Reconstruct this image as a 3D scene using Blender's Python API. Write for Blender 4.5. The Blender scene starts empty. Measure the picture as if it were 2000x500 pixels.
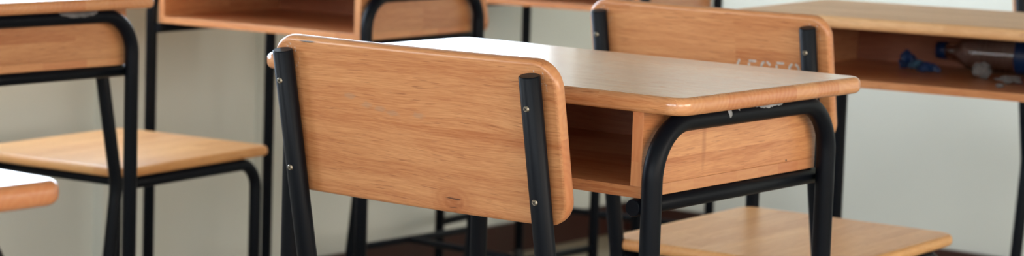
import bpy, bmesh, math, random
from mathutils import Vector, Matrix, noise

PI = math.pi
SC = bpy.context.scene
COL = SC.collection
FLOOR = -0.03

# ------------------------------------------------------------------ nodes
def new_mat(name):
    m = bpy.data.materials.new(name); m.use_nodes = True
    nt = m.node_tree
    return m, nt, nt.nodes.get('Principled BSDF')

def mth(nt, op, a, b=None, c=None, clamp=False):
    n = nt.nodes.new('ShaderNodeMath'); n.operation = op; n.use_clamp = clamp
    for i, v in enumerate((a, b, c)):
        if v is None: continue
        if isinstance(v, (int, float)): n.inputs[i].default_value = v
        else: nt.links.new(v, n.inputs[i])
    return n.outputs[0]

def mixc(nt, fac, a, b, mode='MIX'):
    n = nt.nodes.new('ShaderNodeMix'); n.data_type = 'RGBA'; n.blend_type = mode
    for s, v in ((n.inputs[0], fac), (n.inputs[6], a), (n.inputs[7], b)):
        if isinstance(v, (int, float)): s.default_value = v
        elif isinstance(v, tuple): s.default_value = (*v, 1) if len(v) == 3 else v
        else: nt.links.new(v, s)
    return n.outputs[2]

def comb(nt, x, y, z):
    n = nt.nodes.new('ShaderNodeCombineXYZ')
    for i, v in enumerate((x, y, z)):
        if isinstance(v, (int, float)): n.inputs[i].default_value = v
        else: nt.links.new(v, n.inputs[i])
    return n.outputs[0]

def noise_tex(nt, vec, scale=1, detail=3, rough=.5, dist=0):
    n = nt.nodes.new('ShaderNodeTexNoise')
    nt.links.new(vec, n.inputs['Vector'])
    n.inputs['Scale'].default_value = scale; n.inputs['Detail'].default_value = detail
    n.inputs['Roughness'].default_value = rough; n.inputs['Distortion'].default_value = dist
    return n.outputs['Fac']

def ramp(nt, v, lo, hi, a=0., b=1.):
    n = nt.nodes.new('ShaderNodeMapRange'); n.interpolation_type = 'SMOOTHSTEP'
    nt.links.new(v, n.inputs[0])
    for i, x in enumerate((lo, hi, a, b)): n.inputs[1 + i].default_value = x
    return n.outputs[0]

def wood(name, along='X', across='Y', light=(.60, .31, .13), dark=(.42, .175, .058), strip=.055, seg=.34, rough=.3,
         tone=.30, extra=None, bump=.12, coat=.25):
    """varnished laminated rubberwood; strips run along one axis of the part"""
    m, nt, b = new_mat(name)
    tc = nt.nodes.new('ShaderNodeTexCoord'); oi = nt.nodes.new('ShaderNodeObjectInfo')
    sep = nt.nodes.new('ShaderNodeSeparateXYZ'); nt.links.new(tc.outputs['Object'], sep.inputs[0])
    ax = {'X': sep.outputs[0], 'Y': sep.outputs[1], 'Z': sep.outputs[2]}
    third = [k for k in 'XYZ' if k not in (along, across)][0]
    r = oi.outputs['Random']
    a = mth(nt, 'ADD', ax[along], mth(nt, 'MULTIPLY', r, 7.3))
    c = mth(nt, 'ADD', ax[across], mth(nt, 'MULTIPLY', r, 3.1))
    t = ax[third]
    si = mth(nt, 'FLOOR', mth(nt, 'DIVIDE', c, strip))
    wn = nt.nodes.new('ShaderNodeTexWhiteNoise'); wn.noise_dimensions = '2D'
    nt.links.new(comb(nt, si, 3.7, 0), wn.inputs['Vector'])
    shift = wn.outputs['Value']
    gi = mth(nt, 'FLOOR', mth(nt, 'ADD', mth(nt, 'DIVIDE', a, seg), mth(nt, 'MULTIPLY', shift, 5)))
    wn2 = nt.nodes.new('ShaderNodeTexWhiteNoise'); wn2.noise_dimensions = '2D'
    nt.links.new(comb(nt, si, gi, 0), wn2.inputs['Vector'])
    cell = wn2.outputs['Value']
    off = mth(nt, 'MULTIPLY', cell, 4.0)
    # slight wander of the grain
    v0 = comb(nt, mth(nt, 'MULTIPLY', a, 2.2), mth(nt, 'MULTIPLY', c, 5.), mth(nt, 'MULTIPLY', t, 5.))
    wander = noise_tex(nt, v0, 1.0, 2)
    cc = mth(nt, 'ADD', c, mth(nt, 'MULTIPLY', wander, .05))
    vg = comb(nt, mth(nt, 'MULTIPLY', mth(nt, 'ADD', a, off), 5.), mth(nt, 'MULTIPLY', cc, 110.), mth(nt, 'MULTIPLY', t, 110.))
    g = noise_tex(nt, vg, 1, 5, .6, .3)
    vf = comb(nt, mth(nt, 'MULTIPLY', mth(nt, 'ADD', a, off), 30.), mth(nt, 'MULTIPLY', cc, 760.), mth(nt, 'MULTIPLY', t, 760.))
    fine = noise_tex(nt, vf, 1, 3, .6, .2)
    vb = comb(nt, mth(nt, 'MULTIPLY', mth(nt, 'ADD', a, off), 2.0), mth(nt, 'MULTIPLY', cc, 26.), mth(nt, 'MULTIPLY', t, 26.))
    bands = noise_tex(nt, vb, 1, 3, .55, .5)
    rings = mth(nt, 'MULTIPLY_ADD', mth(nt, 'SINE', mth(nt, 'MULTIPLY', bands, 42.)), .5, .5)
    vp = comb(nt, mth(nt, 'MULTIPLY', a, 34.), mth(nt, 'MULTIPLY', cc, 620.), mth(nt, 'MULTIPLY', t, 620.))
    pores = ramp(nt, noise_tex(nt, vp, 1, 2, .5), .60, .74)
    f = mth(nt, 'ADD', mth(nt, 'ADD', mth(nt, 'MULTIPLY', ramp(nt, g, .32, .68), .32), mth(nt, 'MULTIPLY', ramp(nt, fine, .36, .66), .40)), mth(nt, 'MULTIPLY', ramp(nt, bands, .34, .66), .30))
    f = mth(nt, 'SUBTRACT', mth(nt, 'ADD', f, mth(nt, 'MULTIPLY', rings, .10)), .05)
    f = mth(nt, 'ADD', f, mth(nt, 'MULTIPLY', mth(nt, 'SUBTRACT', cell, .5), tone), clamp=True)
    col = mixc(nt, f, light, dark)
    col = mixc(nt, mth(nt, 'MULTIPLY', pores, .62), col, (dark[0] * .55, dark[1] * .45, dark[2] * .4))
    # end grain: arcs of growth rings in each strip where the wood is cut across
    nsep = nt.nodes.new('ShaderNodeSeparateXYZ'); nt.links.new(tc.outputs['Normal'], nsep.inputs[0])
    em = ramp(nt, mth(nt, 'ABSOLUTE', nsep.outputs['XYZ'.index(along)]), .45, .75)
    fr = mth(nt, 'SUBTRACT', mth(nt, 'FRACT', mth(nt, 'DIVIDE', c, strip)), mth(nt, 'MULTIPLY_ADD', shift, 1.2, -.1))
    du = mth(nt, 'MULTIPLY', fr, strip); dv = mth(nt, 'ADD', t, mth(nt, 'MULTIPLY_ADD', cell, .06, -.035))
    rd = mth(nt, 'SQRT', mth(nt, 'ADD', mth(nt, 'MULTIPLY', du, du), mth(nt, 'MULTIPLY', dv, dv)))
    rd = mth(nt, 'ADD', rd, mth(nt, 'MULTIPLY', noise_tex(nt, comb(nt, mth(nt, 'MULTIPLY', c, 40.), mth(nt, 'MULTIPLY', t, 40.), 0), 1, 3), .016))
    er = mth(nt, 'MULTIPLY_ADD', mth(nt, 'SINE', mth(nt, 'MULTIPLY', rd, 850.)), .5, .5)
    ecol = mixc(nt, mth(nt, 'ADD', mth(nt, 'MULTIPLY', er, .17), mth(nt, 'MULTIPLY', cell, .50)), tuple(x * .98 for x in light), (dark[0] * 1.08, dark[1] * .92, dark[2]))
    col = mixc(nt, em, col, ecol)
    # thing to thing variation
    hs = nt.nodes.new('ShaderNodeHueSaturation'); nt.links.new(col, hs.inputs['Color'])
    nt.links.new(mth(nt, 'MULTIPLY_ADD', r, .14, .93), hs.inputs['Value'])
    col = hs.outputs[0]
    if extra: col = extra(nt, sep, col)
    nt.links.new(col, b.inputs['Base Color'])
    rr = mth(nt, 'ADD', mth(nt, 'MULTIPLY_ADD', g, .16, rough - .14), mth(nt, 'MULTIPLY', fine, .12))
    nt.links.new(rr, b.inputs['Roughness'])
    b.inputs['Coat Weight'].default_value = coat; b.inputs['Coat Roughness'].default_value = .2
    bp = nt.nodes.new('ShaderNodeBump'); bp.inputs['Strength'].default_value = bump; bp.inputs['Distance'].default_value = .0006
    nt.links.new(mth(nt, 'SUBTRACT', g, mth(nt, 'MULTIPLY', pores, .8)), bp.inputs['Height'])
    nt.links.new(bp.outputs[0], b.inputs['Normal'])
    return m

def ell_dist(nt, sep, ax0, ax1, p, s, wob=0, wscale=60):
    """elliptical distance from point p on two local axes, wobbled by noise"""
    u = mth(nt, 'DIVIDE', mth(nt, 'SUBTRACT', sep.outputs[ax0], p[0]), s[0])
    v = mth(nt, 'DIVIDE', mth(nt, 'SUBTRACT', sep.outputs[ax1], p[1]), s[1])
    if wob:
        w = noise_tex(nt, comb(nt, sep.outputs[ax0], sep.outputs[ax1], 0), wscale, 3)
        v = mth(nt, 'ADD', v, mth(nt, 'MULTIPLY', mth(nt, 'SUBTRACT', w, .5), wob))
        u = mth(nt, 'ADD', u, mth(nt, 'MULTIPLY', mth(nt, 'SUBTRACT', w, .5), -wob))
    return mth(nt, 'SQRT', mth(nt, 'ADD', mth(nt, 'MULTIPLY', u, u), mth(nt, 'MULTIPLY', v, v)))

def plain(name, col, rough=.5, metal=0, bump=0, bscale=80, var=0, coat=0, vscale=3):
    m, nt, b = new_mat(name)
    tc = nt.nodes.new('ShaderNodeTexCoord')
    b.inputs['Metallic'].default_value = metal; b.inputs['Roughness'].default_value = rough
    b.inputs['Coat Weight'].default_value = coat
    n = noise_tex(nt, tc.outputs['Object'], vscale, 4)
    d = tuple(x * (1 - var) for x in col)
    nt.links.new(mixc(nt, ramp(nt, n, .3, .7), col, d), b.inputs['Base Color'])
    if bump:
        bp = nt.nodes.new('ShaderNodeBump'); bp.inputs['Strength'].default_value = bump; bp.inputs['Distance'].default_value = .001
        nt.links.new(noise_tex(nt, tc.outputs['Object'], bscale, 3), bp.inputs['Height'])
        nt.links.new(bp.outputs[0], b.inputs['Normal'])
    return m

# ------------------------------------------------------------------ geometry
def link(name, bm, mat, parent=None, loc=None, smooth=True, bend=None):
    me = bpy.data.meshes.new(name)
    bmesh.ops.recalc_face_normals(bm, faces=bm.faces)
    bm.to_mesh(me); bm.free()
    if mat: me.materials.append(mat)
    o = bpy.data.objects.new(name, me); COL.objects.link(o)
    if parent: o.parent = parent
    if loc: o.location = loc
    return o

def rr_outline(hw, hd, r, n=8):
    pts = []
    for cx, cy, a0 in ((hw - r, hd - r, 0), (-hw + r, hd - r, PI / 2), (-hw + r, -hd + r, PI), (hw - r, -hd + r, 1.5 * PI)):
        for i in range(n + 1):
            a = a0 + i * PI / 2 / n
            pts.append((cx + r * math.cos(a), cy + r * math.sin(a)))
    return pts

def slab(hw, hd, t, r, bev, seg=4, warp=None):
    """board with rounded corners and softened edges, centred on the origin in x/y, from z=0 down to -t"""
    bm = bmesh.new(); rings = []
    prof = []
    for i in range(seg + 1):
        a = i * PI / 2 / seg
        prof.append((bev * (1 - math.cos(a + 0) if False else 1 - math.sin(a)), -bev * (1 - math.cos(a))))
    prof += [(p[0], -t - p[1]) for p in reversed(prof)]
    for ins, z in prof:
        rings.append([bm.verts.new((x, y, z)) for x, y in rr_outline(hw - ins, hd - ins, max(r - ins, .0005))])
    n = len(rings[0])
    for a, b in zip(rings, rings[1:]):
        for i in range(n):
            f = bm.faces.new((a[i], a[(i + 1) % n], b[(i + 1) % n], b[i])); f.smooth = True
    bm.faces.new(rings[0]); bm.faces.new(list(reversed(rings[-1])))
    return bm

def box_bm(x0, x1, y0, y1, z0, z1, bev=.001):
    bm = bmesh.new()
    bmesh.ops.create_cube(bm, size=1)
    bmesh.ops.scale(bm, vec=(x1 - x0, y1 - y0, z1 - z0), verts=bm.verts)
    bmesh.ops.translate(bm, vec=((x0 + x1) / 2, (y0 + y1) / 2, (z0 + z1) / 2), verts=bm.verts)
    if bev: bmesh.ops.bevel(bm, geom=list(bm.edges), offset=bev, segments=2, affect='EDGES', profile=.7)
    return bm

def fillet(pts, rads, n=10):
    """polyline with rounded corners"""
    out = [Vector(pts[0])]
    for i in range(1, len(pts) - 1):
        p, a, b = Vector(pts[i]), Vector(pts[i - 1]), Vector(pts[i + 1])
        d1, d2 = (a - p).normalized(), (b - p).normalized()
        ang = d1.angle(d2); r = rads[i - 1]
        tl = r / math.tan(ang / 2)
        c = p + (d1 + d2).normalized() * (r / math.sin(ang / 2))
        s, e = p + d1 * tl - c, p + d2 * tl - c
        tot = s.angle(e); ax = s.cross(e).normalized()
        for k in range(n + 1):
            out.append(c + Matrix.Rotation(tot * k / n, 3, ax) @ s)
    out.append(Vector(pts[-1]))
    return out

def tube(bm, pts, rn, rb, normal, n=20, cap=True, round_end=True):
    """sweep an oval along a planar path; rn = half size along the plane normal, rb = across"""
    N = Vector(normal).normalized(); rings = []
    for i, p in enumerate(pts):
        p = Vector(p)
        if i == 0: t = Vector(pts[1]) - p
        elif i == len(pts) - 1: t = p - Vector(pts[i - 1])
        else: t = (Vector(pts[i + 1]) - p).normalized() + (p - Vector(pts[i - 1])).normalized()
        t.normalize(); B = t.cross(N).normalized()
        rings.append((p, t, B))
    def ring(p, B, k=1.):
        return [bm.verts.new(p + N * (rn * k * math.cos(2 * PI * j / n)) + B * (rb * k * math.sin(2 * PI * j / n))) for j in range(n)]
    seq = []
    if cap: seq.append(ring(rings[0][0], rings[0][2], .90))
    e = .0012
    for i, (p, t, B) in enumerate(rings):
        q = p + t * e if (cap and i == 0) else p - t * e if (cap and i == len(rings) - 1) else p
        seq.append(ring(q, B))
    if cap: seq.append(ring(rings[-1][0], rings[-1][2], .90))
    for a, b in zip(seq, seq[1:]):
        for j in range(n):
            f = bm.faces.new((a[j], a[(j + 1) % n], b[(j + 1) % n], b[j])); f.smooth = True
    if cap:
        bm.faces.new(seq[0]); bm.faces.new(list(reversed(seq[-1])))
    return bm

def empty(name, loc, rz, label, cat, group=None):
    o = bpy.data.objects.new(name, None); COL.objects.link(o)
    o.empty_display_size = .1
    o.location = loc; o.rotation_euler = (0, 0, rz)
    o['label'] = label; o['category'] = cat
    if group: o['group'] = group
    return o

def tag(o, label, cat, group=None):
    o['label'] = label; o['category'] = cat
    if group: o['group'] = group
    return o

def struct(o):
    o['kind'] = 'structure'; return o

def kids(o): return [c for c in COL.objects if c.parent is o]

def dup(root, loc, rz, label):
    r = root.copy(); COL.objects.link(r); r.location = loc; r.rotation_euler = (0, 0, rz); r['label'] = label
    for ch in kids(root):
        c = ch.copy(); COL.objects.link(c); c.parent = r
        for g in kids(ch):
            d = g.copy(); COL.objects.link(d); d.parent = c
    return r

# ------------------------------------------------------------------ materials
LIGHT, DARK = (.72, .350, .155), (.47, .160, .055)
M_top = wood('wood tabletop', 'X', 'Y', LIGHT, DARK, .048, .42, .20, tone=.40, bump=.28, coat=.35)
M_top.node_tree.nodes['Principled BSDF'].inputs['Specular IOR Level'].default_value = .85
M_panel = wood('wood box panel', 'Y', 'Z', LIGHT, DARK, .05, .30, .34, tone=.30)
M_board = wood('wood box bottom', 'X', 'Y', LIGHT, DARK, .045, .25, .40, tone=.30)
M_backpanel = wood('dark back panel', 'X', 'Z', (.36, .125, .055), (.22, .065, .030), .11, .6, .45, tone=.3, coat=.0)  # colour set darker than the other box boards, so compartments look dark inside
M_seat = wood('wood seat', 'Y', 'X', (.80, .45, .19), (.57, .25, .084), .05, .5, .36, tone=.38, coat=.0)
M_seat.node_tree.nodes['Principled BSDF'].inputs['Specular IOR Level'].default_value = .33
M_worn = wood('worn wood tabletop', 'X', 'Y', (.76, .47, .25), (.56, .29, .125), .048, .42, .46, tone=.34, bump=.08, coat=.0)
M_worn.node_tree.nodes['Principled BSDF'].inputs['Specular IOR Level'].default_value = .42
def chips(nt, sep, col):
    # chipped white primer where the upright meets the board
    ax_ = mth(nt, 'ABSOLUTE', sep.outputs[0])
    n1 = noise_tex(nt, comb(nt, mth(nt, 'MULTIPLY', sep.outputs[0], 330.), 0, mth(nt, 'MULTIPLY', sep.outputs[2], 260.)), 1, 3, .6)
    u = mth(nt, 'DIVIDE', mth(nt, 'SUBTRACT', ax_, .1681), .0165); v = mth(nt, 'DIVIDE', mth(nt, 'SUBTRACT', sep.outputs[2], .067), .017)
    d = mth(nt, 'SQRT', mth(nt, 'ADD', mth(nt, 'MULTIPLY', u, u), mth(nt, 'MULTIPLY', v, v)))
    m = mth(nt, 'MULTIPLY', ramp(nt, n1, .585, .635), ramp(nt, d, .8, 1.15, 1, 0))
    return mixc(nt, mth(nt, 'MULTIPLY', m, .75), col, (.62, .58, .56))
M_back = wood('wood backrest', 'X', 'Z', LIGHT, DARK, .062, .5, .34, tone=.30, extra=chips)
M_paint = plain('black enamel', (.0040, .0055, .0095), .40, 0, .10, 45, .25, vscale=6)
M_paint.node_tree.nodes['Principled BSDF'].inputs['Specular IOR Level'].default_value = .13
M_cap = plain('black plastic foot', (.012, .012, .013), .6)
M_screw = plain('zinc screw', (.55, .50, .42), .35, 1.0, .1, 300, .3)
M_slot = plain('screw recess', (.03, .025, .02), .6)
M_glue = plain('dried white glue', (.42, .44, .47), .45, 0, .5, 300, .35, vscale=60)
M_glue2 = plain('grey worn patch', (.20, .20, .21), .5, 0, .4, 200, .4, vscale=60)
M_stencil = plain('white stencil paint', (.66, .63, .60), .6, 0, 0, 1, .35, vscale=200)
M_wall = plain('painted plaster', (.78, .805, .755), .72, 0, .12, 35, .05, vscale=1.3)
M_ceil = plain('white ceiling', (.62, .62, .60), .8, 0, .05, 20, .03)
M_base = plain('dark red brown skirting', (.050, .016, .012), .35, 0, .05, 30, .3)

def floor_mat():
    m, nt, b = new_mat('beige floor tiles')
    tc = nt.nodes.new('ShaderNodeTexCoord')
    br = nt.nodes.new('ShaderNodeTexBrick'); nt.links.new(tc.outputs['Object'], br.inputs['Vector'])
    br.offset = 0; br.inputs['Scale'].default_value = 1
    br.inputs['Brick Width'].default_value = .3; br.inputs['Row Height'].default_value = .3
    br.inputs['Mortar Size'].default_value = .003
    br.inputs['Color1'].default_value = (.40, .34, .25, 1); br.inputs['Color2'].default_value = (.36, .31, .23, 1)
    br.inputs['Mortar'].default_value = (.16, .14, .11, 1)
    n = noise_tex(nt, tc.outputs['Object'], 9, 5)
    nt.links.new(mixc(nt, ramp(nt, n, .35, .75, 0, .3), br.outputs['Color'], (.25, .21, .15)), b.inputs['Base Color'])
    b.inputs['Roughness'].default_value = .3
    return m
M_floor = floor_mat()

# ------------------------------------------------------------------ room
X0, X1, Y0, Y1, Z1 = -1.60, 5.2, -5.0, 3.10, 3.0
struct(link('floor', box_bm(X0 - .15, X1 + .15, Y0 - .15, Y1 + .15, FLOOR - .1, FLOOR, 0), M_floor))
struct(link('ceiling', box_bm(X0 - .15, X1 + .15, Y0 - .15, Y1 + .15, Z1, Z1 + .1, 0), M_ceil))

def wall_with_openings(name, axis, pos, th, lo, hi, ops):
    """axis 'x': wall plane at x=pos running in y; ops = list of (a0,a1,z0,z1)"""
    bm = bmesh.new()
    def add(a0, a1, z0, z1):
        if a1 - a0 < 1e-4 or z1 - z0 < 1e-4: return
        p0, p1 = sorted((pos, pos + th))
        x = (p0, p1, a0, a1) if axis == 'x' else (a0, a1, p0, p1)
        b2 = box_bm(x[0], x[1], x[2], x[3], z0, z1, 0)
        me = bpy.data.meshes.new('t'); b2.to_mesh(me); b2.free(); bm.from_mesh(me); bpy.data.meshes.remove(me)
    cur = lo
    for a0, a1, z0, z1 in sorted(ops):
        add(cur, a0, FLOOR, Z1); add(a0, a1, FLOOR, z0); add(a0, a1, z1, Z1); cur = a1
    add(cur, hi, FLOOR, Z1)
    return struct(link(name, bm, M_wall))

M_frame = plain('white window paint', (.70, .70, .68), .4)
WIN = {'left': ('x', X0, -.15, [(-3.6, -1.7, .78, 1.6), (-.6, 2.84, .78, 1.6)]),
       'right': ('x', X1, .15, [(-4.2, -1.2, .80, 2.2), (-.8, 2.7, .80, 2.2)]),
       'back': ('y', Y0, -.15, [(-.6, 1.6, .95, 2.15), (2.0, 4.6, .95, 2.15)])}
wall_with_openings('wall_left', 'x', X0, -.15, Y0, Y1, WIN['left'][3])
wall_with_openings('wall_right', 'x', X1, .15, Y0, Y1, WIN['right'][3])
wall_with_openings('wall_front', 'y', Y1, .15, X0 - .15, X1 + .15, [])
wall_with_openings('wall_back', 'y', Y0, -.15, X0 - .15, X1 + .15, WIN['back'][3])
k = 0
for side, (axis, pos, th, ops) in WIN.items():
    for a0, a1, z0, z1 in ops:
        k += 1
        bm = bmesh.new(); c = pos + th * .5; w = .03
        bars = [(a0, a1, z0, z0 + .04), (a0, a1, z1 - .04, z1), (a0, a0 + .04, z0, z1), (a1 - .04, a1, z0, z1)]
        for q0, q1, r0, r1 in bars:
            b2 = box_bm(c - w, c + w, q0, q1, r0, r1, 0) if axis == 'x' else box_bm(q0, q1, c - w, c + w, r0, r1, 0)
            me = bpy.data.meshes.new('t'); b2.to_mesh(me); b2.free(); bm.from_mesh(me); bpy.data.meshes.remove(me)
        struct(link('window_%d' % k, bm, M_frame))
        l = bpy.data.lights.new('daylight_portal', 'AREA'); l.shape = 'RECTANGLE'
        l.size, l.size_y = a1 - a0, z1 - z0
        l.cycles.is_portal = True
        lo_ = bpy.data.objects.new('daylight_portal', l); COL.objects.link(lo_)
        m_ = (a0 + a1) / 2; zc = (z0 + z1) / 2; p_ = pos + th * .9
        if axis == 'x':
            lo_.location = (p_, m_, zc)
            lo_.rotation_euler = Vector((-1 if th > 0 else 1, 0, 0)).to_track_quat('-Z', 'Z').to_euler()
        else:
            lo_.location = (m_, p_, zc)
            lo_.rotation_euler = Vector((0, 1, 0)).to_track_quat('-Z', 'Z').to_euler()
# skirting
for nm, b in (('baseboard_left', (X0, X0 + .016, Y0, Y1, FLOOR, .048)), ('baseboard_front', (X0, X1, Y1 - .016, Y1, FLOOR, .048)),
              ('baseboard_right', (X1 - .016, X1, Y0, Y1, FLOOR, .048)), ('baseboard_back', (X0, X1, Y0, Y0 + .016, FLOOR, .048))):
    struct(link(nm, box_bm(*b, .002), M_base))
# shallow pilasters below the left windows
for i, (a, b) in enumerate(((1.18, 1.335), (1.65, 1.82))):
    struct(link('trim_%d' % (i + 1), box_bm(X0 - .001, X0 + .028, a, b, FLOOR, .78, .003), M_wall))

# ------------------------------------------------------------------ school desk
W, D, T, H = .6, .3985, .0195, .75
LX, LY0, LY1, R = .261, .0076 - D / 2, .3758 - D / 2, .0113      # desk origin = centre of its footprint

def glue_patch(x, z, y0, y1, a0, a1, rad, seed, sgn=1):
    """irregular thin film stuck on a tube that runs along y"""
    bm = bmesh.new(); n, m = 22, 8; rnd = random.Random(seed); g = []
    for i in range(n + 1):
        u = i / n; row = []
        lo = a0 + (a1 - a0) * .5 * (1 - math.sqrt(max(0, 1 - (2 * u - 1) ** 2))) + rnd.uniform(-.09, .09)
        hi = a1 - (a1 - a0) * .4 * (1 - math.sqrt(max(0, 1 - (2 * u - 1) ** 2))) + rnd.uniform(-.12, .12)
        for j in range(m + 1):
            v = j / m; a = lo + (hi - lo) * v
            r = rad + .0002 + .0010 * math.sin(PI * v) * math.sin(PI * u) ** .5 * rnd.uniform(.6, 1.2)
            row.append(bm.verts.new((x + sgn * r * math.cos(a), y0 + (y1 - y0) * u, z + r * math.sin(a))))
        g.append(row)
    for i in range(n):
        for j in range(m):
            f = bm.faces.new((g[i][j], g[i + 1][j], g[i + 1][j + 1], g[i][j + 1])); f.smooth = True
    return bm

def make_desk(label):
    root = empty('school_desk', (0, 0, FLOOR), 0, label, 'desk', 'wooden school desks on black tube frames')
    def P(z): return z - FLOOR
    def L(name, bm, m, parent=root): return link(name, bm, m, parent)
    o = L('tabletop', slab(W / 2 + .006, D / 2, T, .023, .0078, 5), M_top); o.location = (-.006, 0, P(H))
    zb, zt = P(.637), P(H - T)
    yf, yb = .010 - D / 2, .3775 - D / 2
    L('bottom_panel', box_bm(-.245, .245, yf, yb, zb, zb + .0125, .0012), M_board)
    for s in (-1, 1):
        x0, x1 = sorted((s * .245, s * .231))
        L('side_panel', box_bm(x0, x1, yf, yb, zb + .0125, zt, .0010), M_panel)
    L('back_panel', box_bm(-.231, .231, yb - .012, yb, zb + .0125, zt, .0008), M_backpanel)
    for s in (-1, 1):
        x = s * LX; zc = zt - R - .0005
        pts = fillet([(x, LY0, .012), (x, LY0, zc), (x, LY1, zc), (x, LY1, .012)], [.062, .062], 12)
        fr = L('leg_frame', tube(bmesh.new(), pts, R, R, (1, 0, 0), 24), M_paint)
        for y in (LY0, LY1):
            L('foot_cap', tube(bmesh.new(), [(x, y, 0), (x, y, .03)], .0135, .0135, (1, 0, 0), 20), M_cap, fr)
        xr = s * (LX - .0204)
        zr = zb - .0097
        L('support_rail', tube(bmesh.new(), [(xr, LY0 - .006, zr), (xr, LY1 + .008, zr)], .0095, .0095, (1, 0, 0), 20), M_paint)
        L('side_stretcher', tube(bmesh.new(), [(x, LY0 + .009, .142), (x, LY1 - .009, .142)], .0088, .0088, (1, 0, 0), 16), M_paint)
    L('cross_stretcher', tube(bmesh.new(), [(-LX + .009, LY1, .142), (LX - .009, LY1, .142)], .0088, .0088, (0, 1, 0), 16), M_paint)
    return root

def place_xy(x, y):        # fitted front-left corner -> centre
    return (x + .3, y + D / 2, FLOOR)

desk0 = make_desk('wooden school desk with white glare on its top, directly behind the large front chair back')
desk0.location = place_xy(0, 0)
dup(desk0, place_xy(-1.347, .141), .006, 'wooden desk cut by the top left picture corner, grey worn patch on its black tube')
dup(desk0, place_xy(-.1197, 1.2477), .1295, 'wooden desk at the upper right with bottle and litter in its open compartment')
dup(desk0, place_xy(-1.430, 1.1330), .0787, 'wooden desk with empty open compartment, beyond the low chair seat on the left')
desk5 = dup(desk0, place_xy(.002, -1.2585), 0, 'nearest desk, only one blurred rounded corner showing at the lower left edge')
dup(desk0, place_xy(-1.5359, 2.172), .1129, 'farthest desk, mostly out of frame above the gap between the two chair backs')
desks = [o for o in COL.objects if o.name.startswith('school_desk')]

t5 = [c for c in kids(desk5) if c.name.startswith('tabletop')][0]
t5.location.x += .011; t5.location.y += .007

# ------------------------------------------------------------------ school chair
K = 1.035
ZC = 1.0158
S = dict(wb=.3741 * K, hb=.1752 * K, b0=.2026 * K, tau=.2067, su=.3248 * K, tau2=.1334, ws=.3646 * K, ys0=-.0066 * K, ds=.4114 * K, fy=.3745 * K)
ZK = ZC + K * (.4259 - ZC) - FLOOR
ZS = ZC + K * (.4554 - ZC) - FLOOR
RC = .0108 * K
UW, UD = .0114 * K, .0104 * K

def up_pt(x, d, off=0):
    t = S['tau']
    return Vector((x, -math.sin(t) * d + off * math.cos(t), ZK + math.cos(t) * d + off * math.sin(t)))

def backrest_mesh():
    """board whose local x runs across, z up the board, y through it; gently bowed towards the sitter's back"""
    bm = slab(S['wb'] / 2, S['hb'] / 2, .0155, .030, .0050, 4)
    # divide along x so that it can bow
    for i in range(-7, 8):
        bmesh.ops.bisect_plane(bm, geom=bm.verts[:] + bm.edges[:] + bm.faces[:], plane_co=(i * S['wb'] / 16.5, 0, 0), plane_no=(1, 0, 0))
    for v in bm.verts:
        x, y, z = v.co
        bow = -.004 * (1 - (x / (S['wb'] / 2)) ** 2)
        v.co = Vector((x, -z + bow, y))      # slab top (z=0) becomes the face away from the camera side
    return bm

def make_screw(d, s, parent):
    bm = bmesh.new()
    bmesh.ops.create_cone(bm, cap_ends=True, segments=20, radius1=.0036, radius2=.0026, depth=.0016)
    for v in bm.verts:                     # axis z -> -y
        v.co = Vector((v.co.x, -v.co.z, v.co.y))
    me_s = link('screw', bm, M_screw, parent)
    me_s.data.materials.append(M_slot)
    b2 = bmesh.new(); b2.from_mesh(me_s.data)
    for a in (PI / 4, -PI / 4):
        r = bmesh.ops.create_cube(b2, size=1)
        for v in r['verts']:
            q = Vector((v.co.x * .0040, v.co.y * .0004, v.co.z * .0008))
            q = Matrix.Rotation(a, 3, 'Y') @ q
            v.co = q + Vector((0, -.0009, 0))
        for v in r['verts']:
            for f in v.link_faces: f.material_index = 1
    b2.to_mesh(me_s.data); b2.free()
    p = up_pt(s * S['su'] / 2, d, -UD - .0004)
    me_s.location = p; me_s.rotation_euler = (S['tau'], 0, 0)
    return me_s

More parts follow.
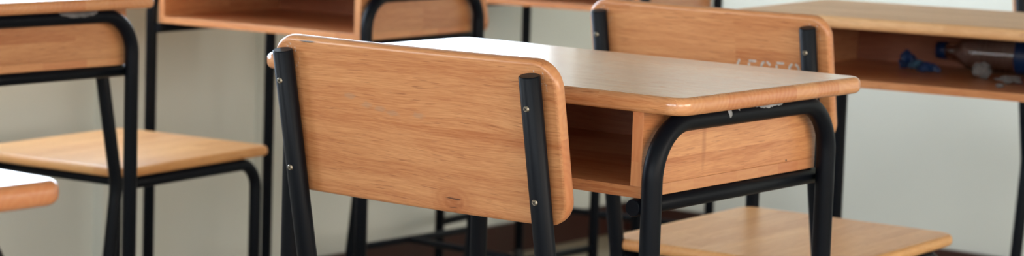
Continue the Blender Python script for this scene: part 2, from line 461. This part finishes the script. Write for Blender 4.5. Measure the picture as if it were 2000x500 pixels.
def make_chair(label):
    root = empty('school_chair', (0, 0, FLOOR), 0, label, 'chair', 'wooden school chairs on black tube frames')
    L = lambda n, bm, m, p=root: link(n, bm, m, p)
    st = L('seat', slab(S['ws'] / 2, S['ds'] / 2, .0175, .034, .0075, 4), M_seat)
    st.location = (0, S['ys0'] + S['ds'] / 2, ZS)
    bk = L('backrest', backrest_mesh(), M_back)
    bk.location = up_pt(0, S['b0'] + S['hb'] / 2, UD + .0012); bk.rotation_euler = (S['tau'], 0, 0)
    dtop = S['b0'] + S['hb'] - .0125
    for s in (-1, 1):
        x = s * S['su'] / 2
        foot = Vector((x, -math.tan(S['tau2']) * (ZK - .012), .012))
        pts = fillet([foot, (x, 0, ZK), up_pt(x, dtop)], [.12], 8)
        rl = L('rear_leg', tube(bmesh.new(), pts, UW, UD, (1, 0, 0), 28), M_paint)
        L('foot_cap', tube(bmesh.new(), [(x, foot.y - .002, 0), (x, foot.y + .002, .03)], .0135, .0135, (1, 0, 0), 18), M_cap, rl)
        for d in (dtop - .033, dtop - .1345): make_screw(d, s, rl)
        fy = S['fy']
        pts = fillet([(x, .006, ZK), (x, fy, ZK), (x, fy, .012)], [.048], 12)
        fl = L('front_leg', tube(bmesh.new(), pts, RC, RC, (1, 0, 0), 22), M_paint)
        L('foot_cap', tube(bmesh.new(), [(x, fy, 0), (x, fy, .03)], .0135, .0135, (1, 0, 0), 18), M_cap, fl)
        zs_ = .148; yr = -math.tan(S['tau2']) * (ZK - zs_)
        L('side_stretcher', tube(bmesh.new(), [(x, yr + .006, zs_), (x, fy - .006, zs_)], .0080, .0080, (1, 0, 0), 16), M_paint)
    xh = S['su'] / 2
    for y in (.035, S['fy'] - .085):
        L('seat_rail', tube(bmesh.new(), [(-xh + .006, y, ZK), (xh - .006, y, ZK)], .0085, .0085, (0, 1, 0), 16), M_paint)
    L('cross_stretcher', tube(bmesh.new(), [(-xh + .004, .15, .148), (xh - .004, .15, .148)], .0078, .0078, (0, 1, 0), 16), M_paint)
    return root

CAMP = Vector((1.9204, -2.0193, 1.0158))
def cpos(x, y):
    return (CAMP.x + K * (x - CAMP.x), CAMP.y + K * (y - CAMP.y), FLOOR)

chair0 = make_chair('large sharp wooden chair back in the middle, knot near its lower edge, tucked to desk')
chair0.location = cpos(.388, -.135); chair0.rotation_euler = (0, 0, .030)
dup(chair0, cpos(-1.046, .562), .11, 'wooden chair on the left whose plain seat shows under the cut-off desk')
chair2 = dup(chair0, cpos(.23, .67), .046, 'wooden chair with white stencilled number, its back rising behind the main desk')
dup(chair0, cpos(-1.0858, 1.613), -.0412, 'blurred chair behind the empty-compartment desk, its thin legs against the dark skirting')
dup(chair0, cpos(.1836, 2.1078), 0, 'chair cut by the right picture edge, behind the desk holding the bottle')

def part(root, base):
    return [c for c in kids(root) if c.name.split('.')[0] == base]

# the main chair's backrest: knot, dark slit and faint old number
def knot_extra(nt, sep, col):
    col = chips(nt, sep, col)
    kx, kz = KNOT
    d = ell_dist(nt, sep, 0, 2, (kx, kz + .002), (.038, .027), .35, 26)
    halo = ramp(nt, d, .25, 1.0, 1, 0)
    rings = mth(nt, 'MULTIPLY_ADD', mth(nt, 'SINE', mth(nt, 'MULTIPLY', d, 26.)), .5, .5)
    col = mixc(nt, mth(nt, 'MULTIPLY', halo, mth(nt, 'MULTIPLY_ADD', rings, .30, .42)), col, (.43, .135, .042))
    c = ell_dist(nt, sep, 0, 2, (kx, kz - .001), (.0150, .0095), 1.2, 140)
    core = ramp(nt, c, .65, 1.05, 1, 0)
    nz = noise_tex(nt, comb(nt, mth(nt, 'MULTIPLY', sep.outputs[0], 70.), 0, mth(nt, 'MULTIPLY', sep.outputs[2], 260.)), 1, 4, .6)
    col = mixc(nt, mth(nt, 'MULTIPLY', core, mth(nt, 'MULTIPLY_ADD', ramp(nt, nz, .4, .62), .5, .25)), col, (.36, .11, .035))
    e = ell_dist(nt, sep, 0, 2, (kx + .001, kz + .0045), (.0105, .0011), 2.6, 75)
    e2 = ell_dist(nt, sep, 0, 2, (kx - .002, kz - .0055), (.0085, .0008), 2.8, 80)
    cr = mth(nt, 'MAXIMUM', ramp(nt, e, .5, 1.1, .9, 0), ramp(nt, e2, .5, 1.1, .7, 0))
    col = mixc(nt, cr, col, (.085, .025, .012))
    s = ell_dist(nt, sep, 0, 2, SLIT, (.0150, .0012), 1.4, 60)
    col = mixc(nt, ramp(nt, s, .6, 1.15, .95, 0), col, (.02, .012, .010))
    for (gx, gz) in GHOST:
        gdd = ell_dist(nt, sep, 0, 2, (gx, gz), (.0085, .0035), 1.6, 150)
        col = mixc(nt, ramp(nt, gdd, .5, 1.3, .22, 0), col, (.30, .30, .26))
    return col
KNOT = (.046, -.0775); SLIT = (-.138, .0868)
GHOST = [(-.085, .030), (-.062, .022), (-.043, .019), (-.026, .016), (.010, .017)]
M_back0 = wood('wood backrest with knot', 'X', 'Z', LIGHT, DARK, .088, .6, .34, tone=.16, extra=knot_extra)
b0 = part(chair0, 'backrest')[0]
b0.data = b0.data.copy(); b0.data.materials[0] = M_back0
b0['label'] = 'wooden backrest board with a knot near its lower edge and a dark slit at the top'

def stain_extra(nt, sep, col):
    s = ell_dist(nt, sep, 1, 2, (-.068, .715), (.0050, .036), .8, 30)
    col = mixc(nt, ramp(nt, s, .3, 1.2, .36, 0), col, (.34, .11, .04))
    s = ell_dist(nt, sep, 1, 2, (.112, .6815), (.0022, .0014), .5, 90)
    return mixc(nt, ramp(nt, s, .6, 1.15, .95, 0), col, (.03, .012, .01))
M_panel0 = wood('wood box panel with a stain', 'Y', 'Z', LIGHT, DARK, .05, .30, .34, tone=.30, extra=stain_extra)
sp0 = [c for c in part(desk0, 'side_panel') if max(v.co.x for v in c.data.vertices) > .1][0]
sp0.data = sp0.data.copy(); sp0.data.materials[0] = M_panel0

# stencilled number on the second chair's backrest: strokes with stencil gaps
def stencil():
    bm = bmesh.new(); w = .0032; h = .030; cw = .0155; pitch = .0215
    def seg(ax, az, bx, bz, ox):
        a, b = Vector((ax + ox, 0, az)), Vector((bx + ox, 0, bz)); d = (b - a).normalized(); n = Vector((-d.z, 0, d.x)) * w / 2
        vs = [bm.verts.new(p + Vector((0, y, 0))) for y in (0, -.0003) for p in (a - n, b - n, b + n, a + n)]
        for q in ((0, 1, 2, 3), (7, 6, 5, 4), (0, 4, 5, 1), (1, 5, 6, 2), (2, 6, 7, 3), (3, 7, 4, 0)):
            bm.faces.new([vs[i] for i in q])
    def arc(cx, cz, rx, rz, a0, a1, ox):
        n = 8; pts = [(cx + rx * math.cos(math.radians(a0 + (a1 - a0) * i / n)), cz + rz * math.sin(math.radians(a0 + (a1 - a0) * i / n))) for i in range(n + 1)]
        for p, q in zip(pts, pts[1:]): seg(*p, *q, ox)
    t = h; r = cw / 2
    for i, ch in enumerate('45650'):
        ox = i * pitch
        if ch == '4':
            seg(.010, t, .001, h * .36, ox); seg(.001, h * .30, .014, h * .30, ox); seg(.011, 0, .011, h * .62, ox)
        if ch == '5':
            seg(.003, t - .001, .0145, t - .001, ox); seg(.003, t - .004, .003, h * .56, ox)
            seg(.004, h * .56, .009, h * .57, ox); arc(.0075, h * .28, .0068, h * .27, 70, -140, ox)
        if ch == '6':
            arc(.0080, h * .70, .0070, h * .28, 25, 80, ox); arc(.0080, h * .70, .0075, h * .28, 105, 180, ox)
            seg(.0006, h * .70, .0006, h * .25, ox); arc(.0080, h * .28, .0072, h * .27, -170, 165, ox)
        if ch == '0':
            arc(.0080, h * .66, .0075, h * .33, 10, 72, ox); arc(.0080, h * .66, .0075, h * .33, 108, 170, ox)
            seg(.0006, h * .66, .0006, h * .34, ox); seg(.0154, h * .66, .0154, h * .34, ox)
            arc(.0080, h * .33, .0075, h * .32, 190, 252, ox); arc(.0080, h * .33, .0075, h * .32, 288, 350, ox)
    return bm
b2 = part(chair2, 'backrest')[0]
sn = link('stencil_number', stencil(), M_stencil, b2)
sn.location = (.045, 0, -.008)
for v in sn.data.vertices:
    v.co.y += -.004 * (1 - ((v.co.x + .045) / (S['wb'] / 2)) ** 2) - .0001

# glue drips on the main desk's right tube, worn patch on the left desk's tube
zc = H - T - R - .0005 - FLOOR
fr_ = [c for c in part(desk0, 'leg_frame') if max(v.co.x for v in c.data.vertices) > .2][0]
g1 = link('glue_residue', glue_patch(LX, zc, .0 - .062, -.054, -.1, 1.4, R, 3), M_glue, fr_)
g2 = link('glue_residue', glue_patch(LX, zc, -.004, .060, .40, 1.2, R, 5), M_glue, fr_)
g3 = link('glue_residue', glue_patch(LX, zc, -.040, -.0365, .5, 1.3, R, 8), M_glue, fr_)
desk1 = [d for d in desks if 'grey worn' in d['label']][0]
fr1 = [c for c in part(desk1, 'leg_frame') if max(v.co.x for v in c.data.vertices) > .2][0]
w1 = link('worn_patch', glue_patch(LX, zc, .015, .095, .1, 1.5, R, 11), M_glue2, fr1)

# ------------------------------------------------------------------ litter in the right desk's compartment
desk3 = [d for d in desks if 'bottle and litter' in d['label']][0]
top3 = part(desk3, 'tabletop')[0]; top3.data = top3.data.copy(); top3.data.materials[0] = M_worn
def on3(x, y, z=0):          # desk-local point -> world; x,y from the desk's centre, z above the compartment floor
    a = desk3.rotation_euler.z
    return Vector((desk3.location.x + math.cos(a) * x - math.sin(a) * y, desk3.location.y + math.sin(a) * x + math.cos(a) * y, .637 + .0125 + z))

def lathe(prof, n=28):
    """profile (pos along x, radius), axis = x"""
    bm = bmesh.new(); rings = []
    for x, r in prof:
        rings.append([bm.verts.new((x, r * math.cos(2 * PI * j / n), r * math.sin(2 * PI * j / n))) for j in range(n)])
    for a, b in zip(rings, rings[1:]):
        for j in range(n):
            f = bm.faces.new((a[j], a[(j + 1) % n], b[(j + 1) % n], b[j])); f.smooth = True
    bm.faces.new(rings[0]); bm.faces.new(list(reversed(rings[-1])))
    return bm

mp, ntp, bp_ = new_mat('clear plastic')
bp_.inputs['Base Color'].default_value = (.93, .95, .97, 1); bp_.inputs['Roughness'].default_value = .06
bp_.inputs['Transmission Weight'].default_value = 1.0; bp_.inputs['IOR'].default_value = 1.40
M_blue = plain('blue plastic', (.006, .030, .105), .35, 0, .2, 60, .3, vscale=30)
M_blue2 = plain('pale blue wrapper', (.035, .10, .17), .4, 0, .3, 90, .6, vscale=45)
M_tissue = plain('white tissue', (.17, .155, .145), .85, 0, .4, 120, .2, vscale=40)

bot = empty('plastic_bottle', on3(-.062, .118, .0315), desk3.rotation_euler.z, 'clear ribbed plastic bottle with blue label lying in the right desk compartment', 'bottle')
prof = [(0, .004), (.001, .012), (.018, .0125), (.02, .0145), (.022, .0125), (.035, .017), (.05, .027), (.06, .031)]
x = .06
while x < .135:
    prof += [(x + .003, .031), (x + .0055, .0285), (x + .008, .031)]; x += .0105
prof += [(.20, .031), (.204, .029), (.208, .031), (.213, .029), (.218, .031), (.224, .026), (.225, .004)]
link('body', lathe(prof), mp, bot)
link('bottle_cap', lathe([(-.004, .003), (-.003, .0145), (.012, .015), (.0125, .0150)]), M_blue, bot)
lb = bmesh.new(); n = 32; rr_ = []
for xx in (.140, .197):
    rr_.append([lb.verts.new((xx, .0314 * math.cos(2 * PI * j / n), .0314 * math.sin(2 * PI * j / n))) for j in range(n)])
for j in range(n):
    f = lb.faces.new((rr_[0][j], rr_[0][(j + 1) % n], rr_[1][(j + 1) % n], rr_[1][j])); f.smooth = True
link('label', lb, M_blue, bot)

def crumple(name, r, seed, loc, mat, sc=(1, 1, .7), label='', cat='', grp=None):
    bm = bmesh.new(); bmesh.ops.create_icosphere(bm, subdivisions=4, radius=r)
    for v in bm.verts:
        d = v.co.normalized()
        k = 1 + .45 * noise.noise(d * 1.7 + Vector((seed, 0, 0))) - .35 * abs(noise.noise(d * 4.0 + Vector((0, seed, 0)))) - .15 * abs(noise.noise(d * 9 + Vector((0, 0, seed))))
        v.co = Vector((d.x * r * k * sc[0], d.y * r * k * sc[1], d.z * r * k * sc[2]))
    zmin = min(v.co.z for v in bm.verts)
    for v in bm.verts: v.co.z -= zmin
    o = link(name, bm, mat); o.location = loc
    return tag(o, label, cat, grp)
crumple('snack_wrapper', .016, 1.3, on3(-.099, .062), M_blue, (1.0, .8, .95), 'crumpled dark blue wrapper, leftmost litter in the right desk compartment', 'wrapper')
crumple('snack_wrapper', .014, 4.1, on3(-.070, .040), M_blue2, (1.3, .8, .6), 'pale blue crumpled wrapper between the dark wrapper and the bottle', 'wrapper')
crumple('snack_wrapper', .013, 9.1, on3(-.045, .022), M_blue, (1.5, .9, .7), 'dark blue crumpled wrapper lying in front of the bottle neck', 'wrapper')
crumple('tissue', .0150, 6.6, on3(.058, -.010), M_tissue, (1.1, .8, .9), 'white crumpled tissue in front of the clear bottle', 'tissue')
crumple('tissue', .014, 2.6, on3(.118, -.052), M_tissue, (1.7, .9, .45), 'flattened white tissue below the blue label, by the compartment edge', 'tissue')
crumple('paper_scrap', .0055, 5.2, on3(.125, -.120), M_tissue, (1.2, .9, .6), 'tiny white paper scrap near the front edge of the compartment floor', 'paper')

# ------------------------------------------------------------------ camera
yaw, pitch, roll = .6533, .1096, .0334
cy, sy, cp, sp = math.cos(yaw), math.sin(yaw), math.cos(pitch), math.sin(pitch)
F = Vector((-sy * cp, cy * cp, -sp)); Rr = Vector((cy, sy, 0)); U = Rr.cross(F)
R2 = math.cos(roll) * Rr + math.sin(roll) * U; U2 = -math.sin(roll) * Rr + math.cos(roll) * U
cam = bpy.data.cameras.new('camera'); co = bpy.data.objects.new('camera', cam); COL.objects.link(co)
M = Matrix((R2, U2, -F)).transposed().to_4x4(); M.translation = CAMP
co.matrix_world = M
cam.sensor_width = 36; cam.sensor_fit = 'HORIZONTAL'
cam.lens = 4507.9 / 2000 * 36
cam.shift_y = -(250 - (250 - 68.15)) / 2000
cam.clip_start = .05
cam.dof.use_dof = True; cam.dof.focus_distance = 2.38; cam.dof.aperture_fstop = 8.2
SC.camera = co

# ------------------------------------------------------------------ daylight
w = bpy.data.worlds.new('World'); SC.world = w; w.use_nodes = True
nt = w.node_tree; bg = nt.nodes['Background']
tc = nt.nodes.new('ShaderNodeTexCoord'); sp_ = nt.nodes.new('ShaderNodeSeparateXYZ')
nt.links.new(tc.outputs['Generated'], sp_.inputs[0])
f = ramp(nt, sp_.outputs[2], -.03, .04)
side = ramp(nt, sp_.outputs[0], -.3, .3)
back = ramp(nt, sp_.outputs[1], -.75, -.45, 1, 0)
sky = mixc(nt, back, mixc(nt, side, (1.05, 1.25, 1.50), (1.28, 1.14, .98)), (1.35, 1.45, 1.50))
colr = mixc(nt, f, (.16, .17, .13), sky)
nt.links.new(colr, bg.inputs['Color'])
bg.inputs['Strength'].default_value = 6.4

SC.view_settings.view_transform = 'Standard'; SC.view_settings.look = 'None'
SC.view_settings.gamma = 1; SC.view_settings.use_curve_mapping = False
SC.view_settings.exposure = 0.0
SC.cycles.use_denoising = True
SC.cycles.max_bounces = 8; SC.cycles.diffuse_bounces = 5; SC.cycles.glossy_bounces = 4
SC.cycles.caustics_reflective = False; SC.cycles.caustics_refractive = False
